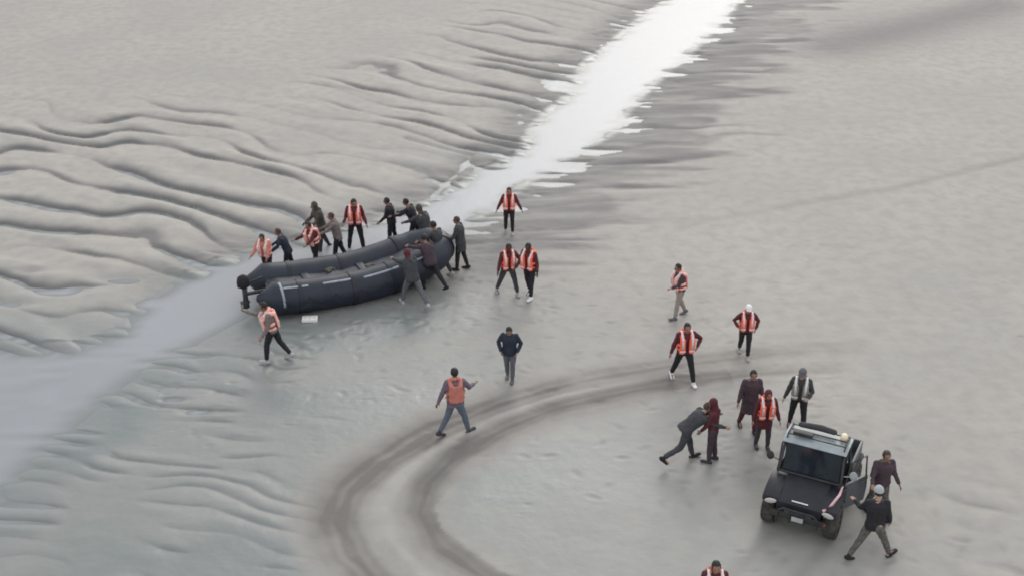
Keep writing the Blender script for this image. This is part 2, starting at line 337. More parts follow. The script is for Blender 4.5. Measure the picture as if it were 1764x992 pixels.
def limb(bm, pts, rad, seg=10):
    """tapered limb with round ends"""
    st = []; P = [Vector(p) for p in pts]; n = len(P)
    for i in range(n):
        d = (P[min(i + 1, n - 1)] - P[max(i - 1, 0)]); a, b = frame_of(d); dn = d.normalized()
        if i == 0:
            for q in (.96, .75, .4): st.append((P[0] - dn * rad[0] * q, a * rad[0] * math.sqrt(1 - q * q), b * rad[0] * math.sqrt(1 - q * q)))
        st.append((P[i], a * rad[i], b * rad[i]))
        if i == n - 1:
            for q in (.4, .75, .96): st.append((P[i] + dn * rad[i] * q, a * rad[i] * math.sqrt(1 - q * q), b * rad[i] * math.sqrt(1 - q * q)))
    loft(bm, st, seg)
def ball(bm, c, r, rot=None, seg=14):
    v = bmesh.ops.create_uvsphere(bm, u_segments=seg, v_segments=max(6, seg // 2 + 2), radius=1)['verts']
    bmesh.ops.transform(bm, matrix=Matrix.Translation(c) @ (rot or Matrix.Identity(3)).to_4x4() @ Matrix.Diagonal((*r, 1)), verts=v); return v
def prism(bm, prof, x0, x1):
    """profile in (y, z) extruded along x"""
    a = [bm.verts.new((x0, y, z)) for y, z in prof]; b = [bm.verts.new((x1, y, z)) for y, z in prof]; n = len(prof)
    for i in range(n): bm.faces.new((a[i], a[(i + 1) % n], b[(i + 1) % n], b[i]))
    bm.faces.new(a[::-1]); bm.faces.new(b)
bench_scene = bpy.data.scenes.new('bench')        # empty side scene in which volumes are fused (fast to evaluate); removed below
def fuse(name, bm, material, parent, voxel, wrinkle=0.0, smooth_it=4):
    """fuse overlapping volumes into one continuous skin"""
    bmesh.ops.recalc_face_normals(bm, faces=bm.faces)
    me = bpy.data.meshes.new('tmp'); bm.to_mesh(me); bm.free()
    o = bpy.data.objects.new('tmp', me); bench_scene.collection.objects.link(o)
    md = o.modifiers.new('r', 'REMESH'); md.mode = 'VOXEL'; md.voxel_size = voxel
    sm = o.modifiers.new('s', 'SMOOTH'); sm.iterations = smooth_it; sm.factor = .5
    with bpy.context.temp_override(scene=bench_scene, view_layer=bench_scene.view_layers[0]):
        dg = bpy.context.evaluated_depsgraph_get(); ev = o.evaluated_get(dg)
        out = bpy.data.meshes.new_from_object(ev)
    bpy.data.objects.remove(o); bpy.data.meshes.remove(me)
    if wrinkle:
        n = len(out.vertices); off = Vector((random.random() * 50, 0, 0)); co = np.empty(n * 3, np.float32); no = np.empty(n * 3, np.float32)
        out.vertices.foreach_get('co', co); out.vertices.foreach_get('normal', no); co = co.reshape(-1, 3); no = no.reshape(-1, 3)
        dsp = np.array([mnoise.noise(Vector((q[0] * 14 + off.x, q[1] * 14, q[2] * 9))) + .5 * mnoise.noise(Vector((q[0] * 30 + off.x, q[1] * 30, q[2] * 30))) for q in co.tolist()], np.float32)
        out.vertices.foreach_set('co', (co + no * dsp[:, None] * wrinkle).ravel()); out.update()
    for p in out.polygons: p.use_smooth = True
    out.name = name
    for mm in (material if isinstance(material, (list, tuple)) else [material]): out.materials.append(mm)
    ob = bpy.data.objects.new(name, out); col.objects.link(ob)
    if parent: ob.parent = parent
    return ob
def thing(name, label, cat, loc, rz=0, group=None):
    o = bpy.data.objects.new(name, None); col.objects.link(o); o.empty_display_size = .2
    o.location = loc; o.rotation_euler = (0, 0, rz); o['label'] = label; o['category'] = cat
    if group: o['group'] = group
    return o

# ------------------------------------------------------------------ people
def person(u, v, label, h=1.75, yaw=0, lean=5, side=0, twist=0, legL=(12, 5, 3), legR=(-12, 12, 3), armL=(10, 12, 15), armR=(-10, 12, 15),
           jacket='black', trousers='black', shoes='black', vest=None, hair='hair_black', skin='skin', cap=None, hood=None, head=(0, 0),
           bag=None, coat=0.0, bulk=1.13, z=None, bands=True, bare=False, group='people gathered on the tidal sand around the boat and the vehicle'):
    """angles in degrees: leg = (thigh forward, knee bend, spread); arm = (swing forward, out, elbow bend); the L side is the figure's own left"""
    x, y = gp(u, v); k = h / 1.75
    root = thing('person', label, 'person', (x, y, gz(x, y) if z is None else z), R(yaw), group)
    Vv = Vector
    pel = Vv((0, 0, 0)); legs = {}
    for s_, lg in ((-1, legL), (1, legR)):
        t, kn, spd = R(lg[0]), R(lg[1]), R(lg[2])
        hip = pel + Vv((.095 * s_, 0, -.03))
        d1 = Vv((s_ * math.sin(spd), math.sin(t) * math.cos(spd), -math.cos(t) * math.cos(spd)))
        knee = hip + d1 * .43; t2 = t - kn
        d2 = Vv((s_ * math.sin(spd) * .8, math.sin(t2), -math.cos(t2) * math.cos(spd))).normalized()
        ank = knee + d2 * .42; ft = max(min(t2 * .8, .5), -1.0)
        legs[s_] = (hip, knee, ank, ft)
    low = min(L[2].z - .075 + (-.12 * math.sin(abs(min(L[3], 0)))) for L in legs.values())
    Rt = Matrix.Rotation(R(twist), 3, 'Z') @ Matrix.Rotation(R(side), 3, 'Y') @ Matrix.Rotation(-R(lean), 3, 'X')
    T = lambda a, b, c: pel + Rt @ Vv((a, b, c))
    ax, ay, az = Rt @ Vv((1, 0, 0)), Rt @ Vv((0, 1, 0)), Rt @ Vv((0, 0, 1))
    arms = {}
    for s_, am in ((-1, armL), (1, armR)):
        sh = T(.175 * s_, 0, .455); t, ab, el = R(am[0]), R(am[1]), R(am[2])
        d1 = Matrix.Rotation(R(twist), 3, 'Z') @ Vv((s_ * math.sin(ab), math.sin(t) * math.cos(ab), -math.cos(t) * math.cos(ab)))
        elb = sh + d1 * .28; t2 = t + el; ab2 = ab * (1 - el / 260 * 1.2) if am[2] < 100 else -ab * .5
        if len(am) > 3: ab2 = R(am[3])
        d2 = Matrix.Rotation(R(twist), 3, 'Z') @ Vv((s_ * math.sin(ab2), math.sin(t2) * math.cos(ab2), -math.cos(t2) * math.cos(ab2))).normalized()
        arms[s_] = (sh, elb, elb + d2 * .25, d2)
    Rh = Rt @ Matrix.Rotation(R(head[0] + lean * .5), 3, 'X') @ Matrix.Rotation(R(head[1]), 3, 'Z')
    hc = T(0, .02, .50) + (Rh @ Vv((0, .03, .17)))
    def torso(bm, g, z0=-.12, z1=.5):
        prof = [(-.14, .150, .105), (-.05, .165, .115), (.08, .150, .105), (.2, .155, .11), (.32, .178, .12), (.42, .178, .108), (.47, .135, .085), (.51, .075, .07)]
        st = [(T(0, 0, zz), ax * (rx * bulk + g), ay * (ry * bulk + g)) for zz, rx, ry in prof if z0 - .001 <= zz <= z1 + .02]
        loft(bm, st, 20)
    # body: one continuous skin
    bm = bmesh.new(); torso(bm, 0)
    limb(bm, [T(0, 0, .47), hc - Rh @ Vv((0, .02, .06))], [.058, .052])
    ball(bm, hc, (.076, .095, .112), Rh, 20); ball(bm, hc + Rh @ Vv((0, .03, -.06)), (.055, .062, .062), Rh, 14)
    limb(bm, [hc + Rh @ Vv((0, .088, .015)), hc + Rh @ Vv((0, .108, -.022))], [.010, .015], 8)
    ball(bm, hc + Rh @ Vv((0, .087, -.055)), (.022, .012, .010), Rh, 8)
    for s_ in (-1, 1):
        ball(bm, hc + Rh @ Vv((.079 * s_, -.005, -.005)), (.012, .022, .032), Rh, 8)
        hip, kn, an, ft = legs[s_]
        limb(bm, [hip, hip.lerp(kn, .5), kn, kn.lerp(an, .35), an], [.088, .072, .054, .054, .037], 12)
        fd = Vv((0, math.cos(ft), math.sin(ft))); limb(bm, [an + Vv((0, -.03, -.04)), an + fd * .07 + Vv((0, 0, -.045)), an + fd * .17 + Vv((0, 0, -.05))], [.036, .036, .026], 8)
        sh, el, wr, d2 = arms[s_]
        limb(bm, [sh, sh.lerp(el, .5), el, el.lerp(wr, .4), wr], [.056, .046, .039, .038, .026], 10)
        a, b = frame_of(d2); side_v = Vv((0, 1, 0)) - d2 * d2.y
        side_v = (side_v if side_v.length > .1 else a).normalized(); nrm = d2.cross(side_v) * s_      # palm faces the thigh
        loft(bm, [(wr + d2 * q, side_v * wd, nrm * th) for q, wd, th in ((-.01, .024, .02), (.03, .036, .018), (.075, .042, .017), (.09, .038, .013))], 10)
        for f, (o_, ln) in enumerate(((.031, .068), (.011, .078), (-.010, .072), (-.030, .056))):
            b0 = wr + d2 * .078 + side_v * o_; b1 = b0 + d2 * ln * .55; b2 = b1 + (d2 * .75 - nrm * .65).normalized() * ln * .5
            limb(bm, [b0, b1, b2], [.0115, .0105, .009], 6)
        t0 = wr + d2 * .025 + side_v * .028; limb(bm, [t0, t0 + (side_v * .7 + d2 * .6 - nrm * .2) * .04, t0 + (side_v * .55 + d2 * .95 - nrm * .4) * .07], [.015, .012, .010], 6)
    body = fuse('body', bm, [M[skin], M['eye'], M['lip']], root, .0105, 0, 1)
    for p in body.data.polygons:
        q = Rh.transposed() @ (p.center - hc)
        if q.y > .06 and abs(q.z - .008) < .009 and .018 < abs(q.x) < .042: p.material_index = 1
        elif q.y > .075 and abs(q.z + .056) < .008 and abs(q.x) < .022: p.material_index = 2
    # jacket / top
    bm = bmesh.new(); g = .022; torso(bm, g, -.14 if not vest else -.06, .42)
    loft(bm, [(T(0, 0, .40), ax * (.176 * bulk + g), ay * (.11 * bulk + g)), (T(0, 0, .475), ax * (.135 + g * .8), ay * (.09 + g * .8)), (T(0, .005, .52), ax * .078, ay * .078)], 18)
    if coat: loft(bm, [(T(0, 0, .05), ax * (.155 + g), ay * (.11 + g)), (T(0, 0, -.1), ax * (.175 + g), ay * (.125 + g)), (Vv((T(0, 0, -.1).x, T(0, 0, -.1).y, T(0, 0, -.1).z - coat)), ax * (.19 + g), ay * (.145 + g))], 18)
    for s_ in (-1, 1):
        sh, el, wr, d2 = arms[s_]
        limb(bm, [sh, sh.lerp(el, .5), el, el.lerp(wr, .5), wr - d2 * .01], [.076, .068, .060, .053, .042], 12)
    if hood: limb(bm, [T(0, -.09, .47), T(0, -.03, .52)], [.07, .075], 10)
    fuse('jacket', bm, M[jacket], root, .015, .010)
    # trousers
    bm = bmesh.new(); loft(bm, [(T(0, 0, .03), ax * .158, ay * .118), (T(0, 0, -.04), ax * .172 * bulk, ay * .128 * bulk), (pel + Vv((0, 0, -.12)), Vv((.165, 0, 0)), Vv((0, .12, 0)))], 18)
    for s_ in (-1, 1):
        hip, kn, an, ft = legs[s_]
        limb(bm, [hip + Vv((0, 0, -.02)), hip.lerp(kn, .5), kn, kn.lerp(an, .5), an + (kn - an).normalized() * .05], [.105, .092, .074, .067, .058], 12)
    fuse('trousers', bm, M[trousers], root, .015, .009)
    for s_ in (-1, 1):
        hip, kn, an, ft = legs[s_]; fd = Vv((0, math.cos(ft), math.sin(ft))); up = Vv((0, -math.sin(ft), math.cos(ft))); sx = Vv((1, 0, 0))
        bm = bmesh.new(); base = an - up * .055
        loft(bm, [(base + fd * q, sx * a_, up * b_) for q, a_, b_ in ((-.085, .02, .02), (-.07, .04, .042), (-.01, .048, .058), (.06, .05, .045), (.13, .052, .036), (.185, .044, .028), (.205, .02, .014))], 12)
        limb(bm, [an - up * .03, an + (kn - an).normalized() * .04], [.046, .045], 10)
        finish('shoe', bm, M[shoes], root)
    # hair, cap or hood on the head
    if hood:
        bm = bmesh.new(); ball(bm, hc + Rh @ Vv((0, -.022, .012)), (.098, .108, .128), Rh, 18)
        limb(bm, [hc + Rh @ Vv((0, -.05, -.09)), T(0, -.02, .5)], [.085, .09], 12)
        fuse('hood', bm, M[hood], root, .015, .004)
    else:
        bm = bmesh.new(); vs = ball(bm, hc + Rh @ Vv((0, -.012, .018)), (.088, .102, .112), Rh, 20)
        kill = [v_ for v_ in vs if (lambda q: (q.y > .055 and q.z < .055) or q.z < -.055)(Rh.transposed() @ (v_.co - hc))]
        bmesh.ops.delete(bm, geom=kill, context='VERTS')
        for v_ in bm.verts: v_.co += (v_.co - hc).normalized() * .010 * mnoise.noise(v_.co * 28 + Vv((u, 0, 0)))
        hb = finish('hair', bm, M[hair], root)
        if cap:
            bm = bmesh.new(); vs = ball(bm, hc + Rh @ Vv((0, -.006, .035)), (.100, .112, .118), Rh, 20)
            kill = [v_ for v_ in vs if (Rh.transposed() @ (v_.co - hc)).z < .022]; bmesh.ops.delete(bm, geom=kill, context='VERTS')
            loft(bm, [(hc + Rh @ Vv((0, .07, .03)), Rh @ Vv((.08, 0, 0)), Rh @ Vv((0, .04, 0))), (hc + Rh @ Vv((0, .085, .026)), Rh @ Vv((.082, 0, 0)), Rh @ Vv((0, .085, -.01)))], 14)
            finish('cap', bm, M[cap], root)
    if vest:
        bm = bmesh.new()
        def rb(c, s_):   # soft panel in the torso frame
            st = []; hx, hy, hz = s_[0] / 2, s_[1] / 2, s_[2] / 2
            for q, f in ((-1, .75), (-.88, .95), (-.5, 1), (0, 1.02), (.5, 1), (.88, .95), (1, .75)):
                st.append((T(c[0], c[1], c[2] + hz * q), ax * hx * f, ay * hy * f))
            loft(bm, st, 16)
        yf = .125 * bulk + .03
        for s_ in (-1, 1):
            rb((.118 * s_, yf, .21), (.155, .10, .42))
            limb(bm, [T(.12 * s_, yf - .02, .34), T(.125 * s_, .07, .47), T(.115 * s_, -.03, .50), T(.10 * s_, -yf + .01, .42)], [.055, .058, .055, .055], 10)
            limb(bm, [T(.165 * s_, .07, .06), T(.185 * s_, 0, .06), T(.165 * s_, -.07, .06)], [.04, .04, .04], 8)
            limb(bm, [T(.170 * s_, .07, .20), T(.19 * s_, 0, .20), T(.170 * s_, -.07, .20)], [.05, .05, .05], 8)
        rb((0, -yf, .22), (.34, .09, .42))
        limb(bm, [T(-.085, .03, .54), T(-.09, -.05, .56), T(0, -.10, .58), T(.09, -.05, .56), T(.085, .03, .54)], [.03, .04, .042, .04, .03], 10)
        vo = fuse('life_vest', bm, M[vest], root, .013, .006, 3)
        if bands:
            for s_ in (-1, 1):
                bm = bmesh.new(); loft(bm, [(T(.115 * s_, yf + .050, .16), ax * .028, ay * .008), (T(.118 * s_, yf + .052, .33), ax * .028, ay * .008), (T(.122 * s_, yf + .030, .42), ax * .028, ay * .010), (T(.125 * s_, .085, .515), ax * .028, ay * .014), (T(.120 * s_, .0, .555), ax * .028, az * .012), (T(.11 * s_, -.08, .52), ax * .028, ay * .014)], 8)
                finish('reflective_band', bm, M['band'], vo)
                bm = bmesh.new(); box(bm, T(.118 * s_, yf + .049, .09), (.14, .014, .045), Rt); finish('reflective_band', bm, M['band'], vo, bevel=.004)
            bm = bmesh.new(); box(bm, T(0, -yf - .044, .16), (.26, .014, .05), Rt); finish('reflective_band', bm, M['band'], vo, bevel=.004)
    if bag:
        sh, el, wr, d2 = arms[-1]; bm = bmesh.new(); c = wr + Vv((-.03, 0, -.24))
        loft(bm, [(c + Vv((0, 0, q)), Vv((a_, 0, 0)), Vv((0, b_, 0))) for q, a_, b_ in ((-.20, .05, .09), (-.16, .085, .14), (0, .09, .15), (.12, .07, .12), (.17, .02, .04))], 14)
        limb(bm, [c + Vv((0, -.05, .14)), wr + d2 * .07, c + Vv((0, .05, .14))], [.01, .01, .01], 6)
        bo = fuse('carried_bag', bm, M[bag], None, .012, .006)
        bo.matrix_world = Matrix.Translation(root.location + Vv((0, 0, (-low) * k))) @ Matrix.Rotation(R(yaw), 4, 'Z') @ Matrix.Diagonal((k, k, k, 1))
        bo['label'] = 'dark bag hanging from the hand of the person crossing the curved tyre track'; bo['category'] = 'bag'
    for ch in root.children:
        ch.location = (0, 0, -low * k); ch.scale = (k, k, k)
    return root

# ------------------------------------------------------------------ inflatable boat
def boat():
    n0 = gp(446, 545); n1 = gp(768, 478)                      # line under the near tube
    dx, dy = n1[0] - n0[0], n1[1] - n0[1]; ang = math.atan2(dy, dx); L = math.hypot(dx, dy)
    W = 1.16; r = .455
    root = thing('inflatable_boat', 'long dark inflatable dinghy with pale strips along its side, beached beside the stream', 'boat', (n0[0], n0[1], -.03), ang)
    zc = lambda x: r * .98 + .02 * math.sin(x * 1.4 + .5) + .34 * max(0, (x - L * .45) / (L * .55)) ** 2 + .10 * max(0, (1.3 - x) / 1.3) ** 2
    bend = lambda x: -.22 * math.sin(math.pi * min(max(x, -.4), L) / L) + .10 * max(0, .6 - x)
    path = []
    for i in range(15): x = .42 + (L - 1.42) * i / 14; path.append(Vector((x, bend(x), zc(x))))
    for i in range(1, 16):
        a = math.pi * i / 16; path.append(Vector((L - 1.0 + 1.0 * math.sin(a), W / 2 - W / 2 * math.cos(a) + bend(L - 1.0 + math.sin(a)), zc(L - 1.0 + math.sin(a)))))
    for i in range(15): x = (L - 1.0) - (L - 1.42) * i / 14; path.append(Vector((x, W + bend(x), zc(x) + .03)))
    def tube(bm, P, rr, seg=20):
        st = []
        for i, p in enumerate(P):
            d = P[min(i + 1, len(P) - 1)] - P[max(0, i - 1)]; d.normalize(); a = d.cross(Vector((0, 0, 1))).normalized(); b = a.cross(d); q = rr[i]
            st.append((p, a * q, b * q * 1.02))
        loft(bm, st, seg)
    # close with tapered cones at the stern
    def rad(i, n):
        s = (1, .97, .985, 1.0, .97)[i % 5]
        return r * s
    rr = [rad(i, len(path)) for i in range(len(path))]
    e0 = [path[0] + Vector((-.42, 0, .10)), path[0] + Vector((-.24, 0, .05))]; e1 = [path[-1] + Vector((-.24, 0, .05)), path[-1] + Vector((-.42, 0, .10))]
    P = e0 + path + e1; RR = [.09, .24] + rr + [.24, .09]
    bm = bmesh.new(); tube(bm, P, RR, 24); hull = finish('tube', bm, M['rubber'], root)
    hull.data.set_sharp_from_angle(angle=R(60))
    # seams round the tube
    for i in (4, 9, 13, 22, 32, 38, 43):
        if i + 1 >= len(P): continue
        bm = bmesh.new(); a = P[i].lerp(P[i + 1], .25); b = P[i].lerp(P[i + 1], .6); tube(bm, [a, b], [RR[i] + .022] * 2, 24); finish('seam_band', bm, M['rubber_worn'], hull, smooth='sharp')
    # pale strips on the near side
    def strip(x0, x1, zoff, wd, mname='strake', nm='rubbing_strip', ydir=-1, ybase=0):
        bm = bmesh.new(); st = []
        for i in range(9):
            x = x0 + (x1 - x0) * i / 8; th = zoff; c = Vector((x, bend(x) + ydir * (r * .985) * math.cos(th), zc(x) + (r * 1.0) * math.sin(th)))
            st.append((c, Vector((0, math.cos(th) * .022 * ydir, math.sin(th) * .022)), Vector((0, -math.sin(th) * wd * ydir, math.cos(th) * wd))))
        loft(bm, st, 8); return finish(nm, bm, M[mname], hull)
    strip(.66, 1.35, R(62), .035); strip(1.75, 2.55, R(62), .035); strip(2.9, 3.95, R(58), .035); strip(4.35, 4.9, R(55), .03)
    bm = bmesh.new(); st = []
    for i in range(8):
        th = R(-8 + 100 * i / 7); st.append((Vector((.62, bend(.62) - (r + .008) * math.cos(th), zc(.62) + (r + .012) * math.sin(th))), Vector((.035, 0, 0)), Vector((0, -math.cos(th) * .012, math.sin(th) * .012))))
    loft(bm, st, 8); finish('grab_strap', bm, M['strake'], hull)
    # grab rope looped along the near side
    for k_ in range(6):
        x0 = .6 + k_ * .72; pts = []
        for i in range(7):
            q = i / 6; th = R(18 - 30 * math.sin(q * math.pi)); x = x0 + .72 * q; pts.append(Vector((x, bend(x) - (r + .012) * math.cos(th), zc(x) + (r + .012) * math.sin(th))))
        bm = bmesh.new(); limb(bm, pts, [.010] * 7, 6); finish('grab_rope', bm, M['rubber_worn'], hull)
    # floor and transom
    bm = bmesh.new(); st = []
    for i in range(16):
        x = .45 + (L - .95) * i / 15; hw = (W / 2 - .12) * (1 - .35 * max(0, (x - L + 1.5) / 1.0)); z0 = .60 + (zc(x) - r * .98)
        for _ in (0,): st.append((Vector((x, W / 2 + bend(x), z0 + .02 * math.sin(x * 9))), Vector((0, hw, 0)), Vector((0, 0, .12))))
    loft(bm, st, 14); finish('floor', bm, M['rubber'], root)
    bm = bmesh.new(); prism(bm, [(.2, .06), (W - .2, .06), (W - .16, .66), (.16, .66)], .42, .48); finish('transom', bm, M['wood'], root, bevel=.008)
    for x in (1.5, 3.1):
        bm = bmesh.new(); box(bm, (x, W / 2 + bend(x), .74), (.2, W - .6, .04)); finish('bench', bm, M['rubber'], root, bevel=.01)
    for x, yo in ((2.2, .12), (3.3, -.10)):      # coils of rope lying in the hull
        bm = bmesh.new(); c = Vector((x, W / 2 + bend(x) + yo, .76)); limb(bm, [c + Vector(((.16 - .012 * q) * math.cos(q * .9), (.16 - .012 * q) * math.sin(q * .9) * .7, .012 * math.sin(q * 2.1))) for q in range(12)], [.02] * 12, 6); finish('rope_coil', bm, M['wood'], root)
    # outboard motor hanging on the transom
    bm = bmesh.new(); c = Vector((-.24, W / 2 - .25, .16))
    loft(bm, [(c + Vector((-.02, 0, z)), Vector((a, 0, 0)), Vector((0, b, 0))) for z, a, b in ((.66, .10, .09), (.70, .17, .13), (.84, .18, .14), (.97, .15, .12), (1.03, .07, .06))], 16)
    mo = finish('outboard_motor', bm, M['black'], root)
    bm = bmesh.new(); loft(bm, [(c + Vector((0, 0, z)), Vector((a, 0, 0)), Vector((0, b, 0))) for z, a, b in ((.70, .075, .05), (.35, .07, .045), (.10, .09, .04), (.04, .10, .05), (-.0, .03, .02))], 12)
    box(bm, c + Vector((-.02, 0, .22)), (.26, .15, .018)); finish('motor_leg', bm, M['plastic'], mo)
    bm = bmesh.new(); limb(bm, [c + Vector((.02, 0, .45)), (.45, W / 2 - .22, .60)], [.05, .06], 8); finish('mounting_bracket', bm, M['plastic'], mo)
    bm = bmesh.new(); limb(bm, [c + Vector((.1, 0, .78)), c + Vector((.5, .05, .84))], [.022, .028], 8); finish('tiller', bm, M['plastic'], mo)
    bm = bmesh.new()
    for q in range(3):
        rt = Matrix.Rotation(R(120 * q), 3, 'X') @ Matrix.Rotation(R(28), 3, 'Z'); box(bm, c + Vector((-.13, 0, .11)) + Matrix.Rotation(R(120 * q), 3, 'X') @ Vector((0, 0, .06)), (.012, .06, .11), rt)
    finish('propeller', bm, M['metal'], mo, bevel=.004)
    return root
boat()

# ------------------------------------------------------------------ utility vehicle
def vehicle():
    x, y = gp(1366, 932); yaw = -26
    fwd = Vector((math.sin(R(yaw)), -math.cos(R(yaw)), 0)); O = Vector((x, y, 0)) - fwd * .55
    root = thing('utility_vehicle', 'black off-road buggy with pale roof rack and open side door, parked on the sand', 'off-road vehicle', (O.x, O.y, gz(O.x, O.y) - .01), R(yaw))
    # local frame: -Y is forward, origin on the ground at the front axle
    hw = .66
    bm = bmesh.new()      # lower body: nose, hood, sills
    prism(bm, [(-.52, .48), (-.56, .62), (-.50, .80), (-.38, .87), (.30, 1.03), (.36, 1.05), (.42, 1.0), (.42, .62), (.42, .42), (-.36, .42)], -.46, .46)
    body = finish('body', bm, M['paint'], root, bevel=.035)
    bm = bmesh.new(); prism(bm, [(.40, .40), (1.75, .40), (1.75, .58), (.40, .60)], -hw, hw); finish('chassis_tub', bm, M['plastic'], root, bevel=.02)
    for s in (-1, 1):     # front fenders arching over the wheels
        bm = bmesh.new(); prof = [(-.50, .74), (-.46, .84), (-.28, .92), (.25, 1.0), (.42, 1.0), (.46, .56), (.40, .68), (.24, .78), (0, .82), (-.24, .79), (-.38, .70)]
        prism(bm, prof, .44 * s, (.78) * s); finish('fender', bm, M['paint'], root, bevel=.025)
        bm = bmesh.new()  # headlight
        ball(bm, Vector((.60 * s, -.505, .76)), (.13, .04, .060), Matrix.Rotation(R(12 * s), 3, 'Y'), 14); finish('headlight', bm, M['lampglass'], root)
    bm = bmesh.new(); limb(bm, [(.50, -.46, .84), (.62, -.30, .925), (.70, .10, 1.0), (.70, .36, 1.03)], [.034, .034, .030, .020], 8)
    finish('hood_stripe', bm, M['pinkstripe'], root)
    bm = bmesh.new(); box(bm, (0, -.575, .54), (1.16, .10, .14)); finish('bumper', bm, M['plastic'], root, bevel=.03)
    bm = bmesh.new(); box(bm, (.28, -.60, .565), (.62, .05, .035)); finish('bumper_trim', bm, M['redpaint'], root, bevel=.01)
    bm = bmesh.new()
    limb(bm, [(-.42, -.64, .40), (-.40, -.66, .68), (-.30, -.66, .74), (.30, -.66, .74), (.40, -.66, .68), (.42, -.64, .40)], [.022] * 6, 8)
    for xx in (-.15, .15): limb(bm, [(xx, -.645, .42), (xx, -.66, .74)], [.016] * 2, 8)
    finish('bull_bar', bm, M['plastic'], root)
    bm = bmesh.new()
    for i in range(4): box(bm, (0, -.585, .575 + .035 * i), (.56, .02, .015))
    finish('grille', bm, M['metal'], body, bevel=.003)
    bm = bmesh.new(); prism(bm, [(-.462, .858), (-.440, .872), (-.425, .868), (-.447, .85)], -.17, .17); finish('emblem', bm, M['white'], body, bevel=.003)
    bm = bmesh.new(); box(bm, (.02, -.692, .56), (.24, .014, .11)); finish('number_plate', bm, M['ltgrey'], root, bevel=.004)
    # cab frame
    bm = bmesh.new(); A0, A1, B1, B0 = (.34, 1.06), (.54, 1.70), (1.05, 1.70), (1.15, .60)
    for s in (-1, 1):
        xs_ = .66 * s
        limb(bm, [(xs_, *A0), (.62 * s, *A1), (.62 * s, *B1), (xs_, 1.13, 1.0), (xs_, *B0)], [.030] * 5, 8)
    for yy, zz in (A1, B1, (1.12, 1.1), A0): limb(bm, [(-.62, yy, zz), (.62, yy, zz)], [.026] * 2, 8)
    finish('cab_frame', bm, M['plastic'], root)
    bm = bmesh.new(); v = [bm.verts.new(p) for p in ((-.60, .385, 1.07), (.60, .385, 1.07), (.575, .535, 1.675), (-.575, .535, 1.675))]; f = bm.faces.new(v)
    r_ = bmesh.ops.solidify(bm, geom=[f], thickness=.012); finish('windshield', bm, M['glass'], root, smooth=False)
    bm = bmesh.new(); v = [bm.verts.new(p) for p in ((-.60, 1.13, 1.05), (.60, 1.13, 1.05), (.58, 1.06, 1.66), (-.58, 1.06, 1.66))]; f = bm.faces.new(v)
    bmesh.ops.solidify(bm, geom=[f], thickness=.012); finish('rear_window', bm, M['glass'], root, smooth=False)
    bm = bmesh.new(); limb(bm, [(.1, .36, 1.085), (.35, .40, 1.20)], [.008] * 2, 6); finish('wiper', bm, M['plastic'], root)
    bm = bmesh.new(); prism(bm, [(.46, 1.715), (.52, 1.755), (.8, 1.775), (1.10, 1.76), (1.14, 1.715)], -.67, .67); roof = finish('roof', bm, M['roofpaint'], root, bevel=.02)
    bm = bmesh.new()
    for s in (-1, 1): limb(bm, [(.60 * s, .56, 1.76), (.60 * s, .58, 1.83), (.60 * s, 1.04, 1.83), (.60 * s, 1.06, 1.76)], [.018] * 4, 8)
    for yy in (.62, .82, 1.0): limb(bm, [(-.60, yy, 1.83), (.60, yy, 1.83)], [.014] * 2, 8)
    finish('roof_rack', bm, M['plastic'], roof)
    bm = bmesh.new(); limb(bm, [(-.42, .95, 1.90), (0, .98, 1.91), (.28, .96, 1.90)], [.06, .07, .06], 10); finish('rolled_cover', bm, M['dkgrey'], roof)
    bm = bmesh.new(); box(bm, (-.30, .68, 1.875), (.42, .14, .07)); finish('storage_case', bm, M['plastic'], roof, bevel=.015)
    bm = bmesh.new(); loft(bm, [((.50, .94, z), (a, 0, 0), (0, a, 0)) for z, a in ((1.76, .08), (1.88, .075), (1.93, .05))], 14); finish('beacon', bm, M['amber'], roof)
    # seats, steering wheel
    for s in (-1, 1):
        bm = bmesh.new(); box(bm, (.32 * s, .80, .72), (.50, .42, .12)); box(bm, (.32 * s, 1.02, 1.00), (.48, .10, .50), Matrix.Rotation(R(-10), 3, 'X')); finish('seat', bm, M['plastic'], root, bevel=.03)
    bm = bmesh.new(); c = Vector((.32, .58, 1.08)); rt = Matrix.Rotation(R(55), 3, 'X'); pts = [c + rt @ Vector((.17 * math.cos(a), .17 * math.sin(a), 0)) for a in [2 * math.pi * i / 16 for i in range(17)]]
    limb(bm, pts, [.014] * 17, 6); limb(bm, [c, (.32, .42, .98)], [.018] * 2, 6); limb(bm, [pts[0], pts[8]], [.012] * 2, 6); finish('steering_wheel', bm, M['plastic'], root)
    # doors: right closed, left (image right) swung open
    def door(nm, hinge, rz, s, lab=None):
        e = bpy.data.objects.new(nm, None)
        bm = bmesh.new(); prism(bm, [(0, .42), (.66, .42), (.70, .75), (.68, 1.05), (0, 1.05)], 0, .045 * s)
        d = finish(nm, bm, M['bedpaint'], root, bevel=.015); d.location = hinge; d.rotation_euler = (0, 0, R(rz))
        bm = bmesh.new(); limb(bm, [(.02 * s, .02, 1.05), (.02 * s, .16, 1.55), (.02 * s, .60, 1.55), (.02 * s, .66, 1.05)], [.018] * 4, 8); finish('window_frame', bm, M['plastic'], d)
        bm = bmesh.new(); box(bm, (.055 * s, .56, .95), (.03, .14, .03)); finish('handle', bm, M['metal'], d, bevel=.008)
        if lab: d['label'] = lab
    door('door', (-.68, .45, 0), 0, -1); door('door', (.70, .42, 0), -30, 1, 'side door swung wide open')
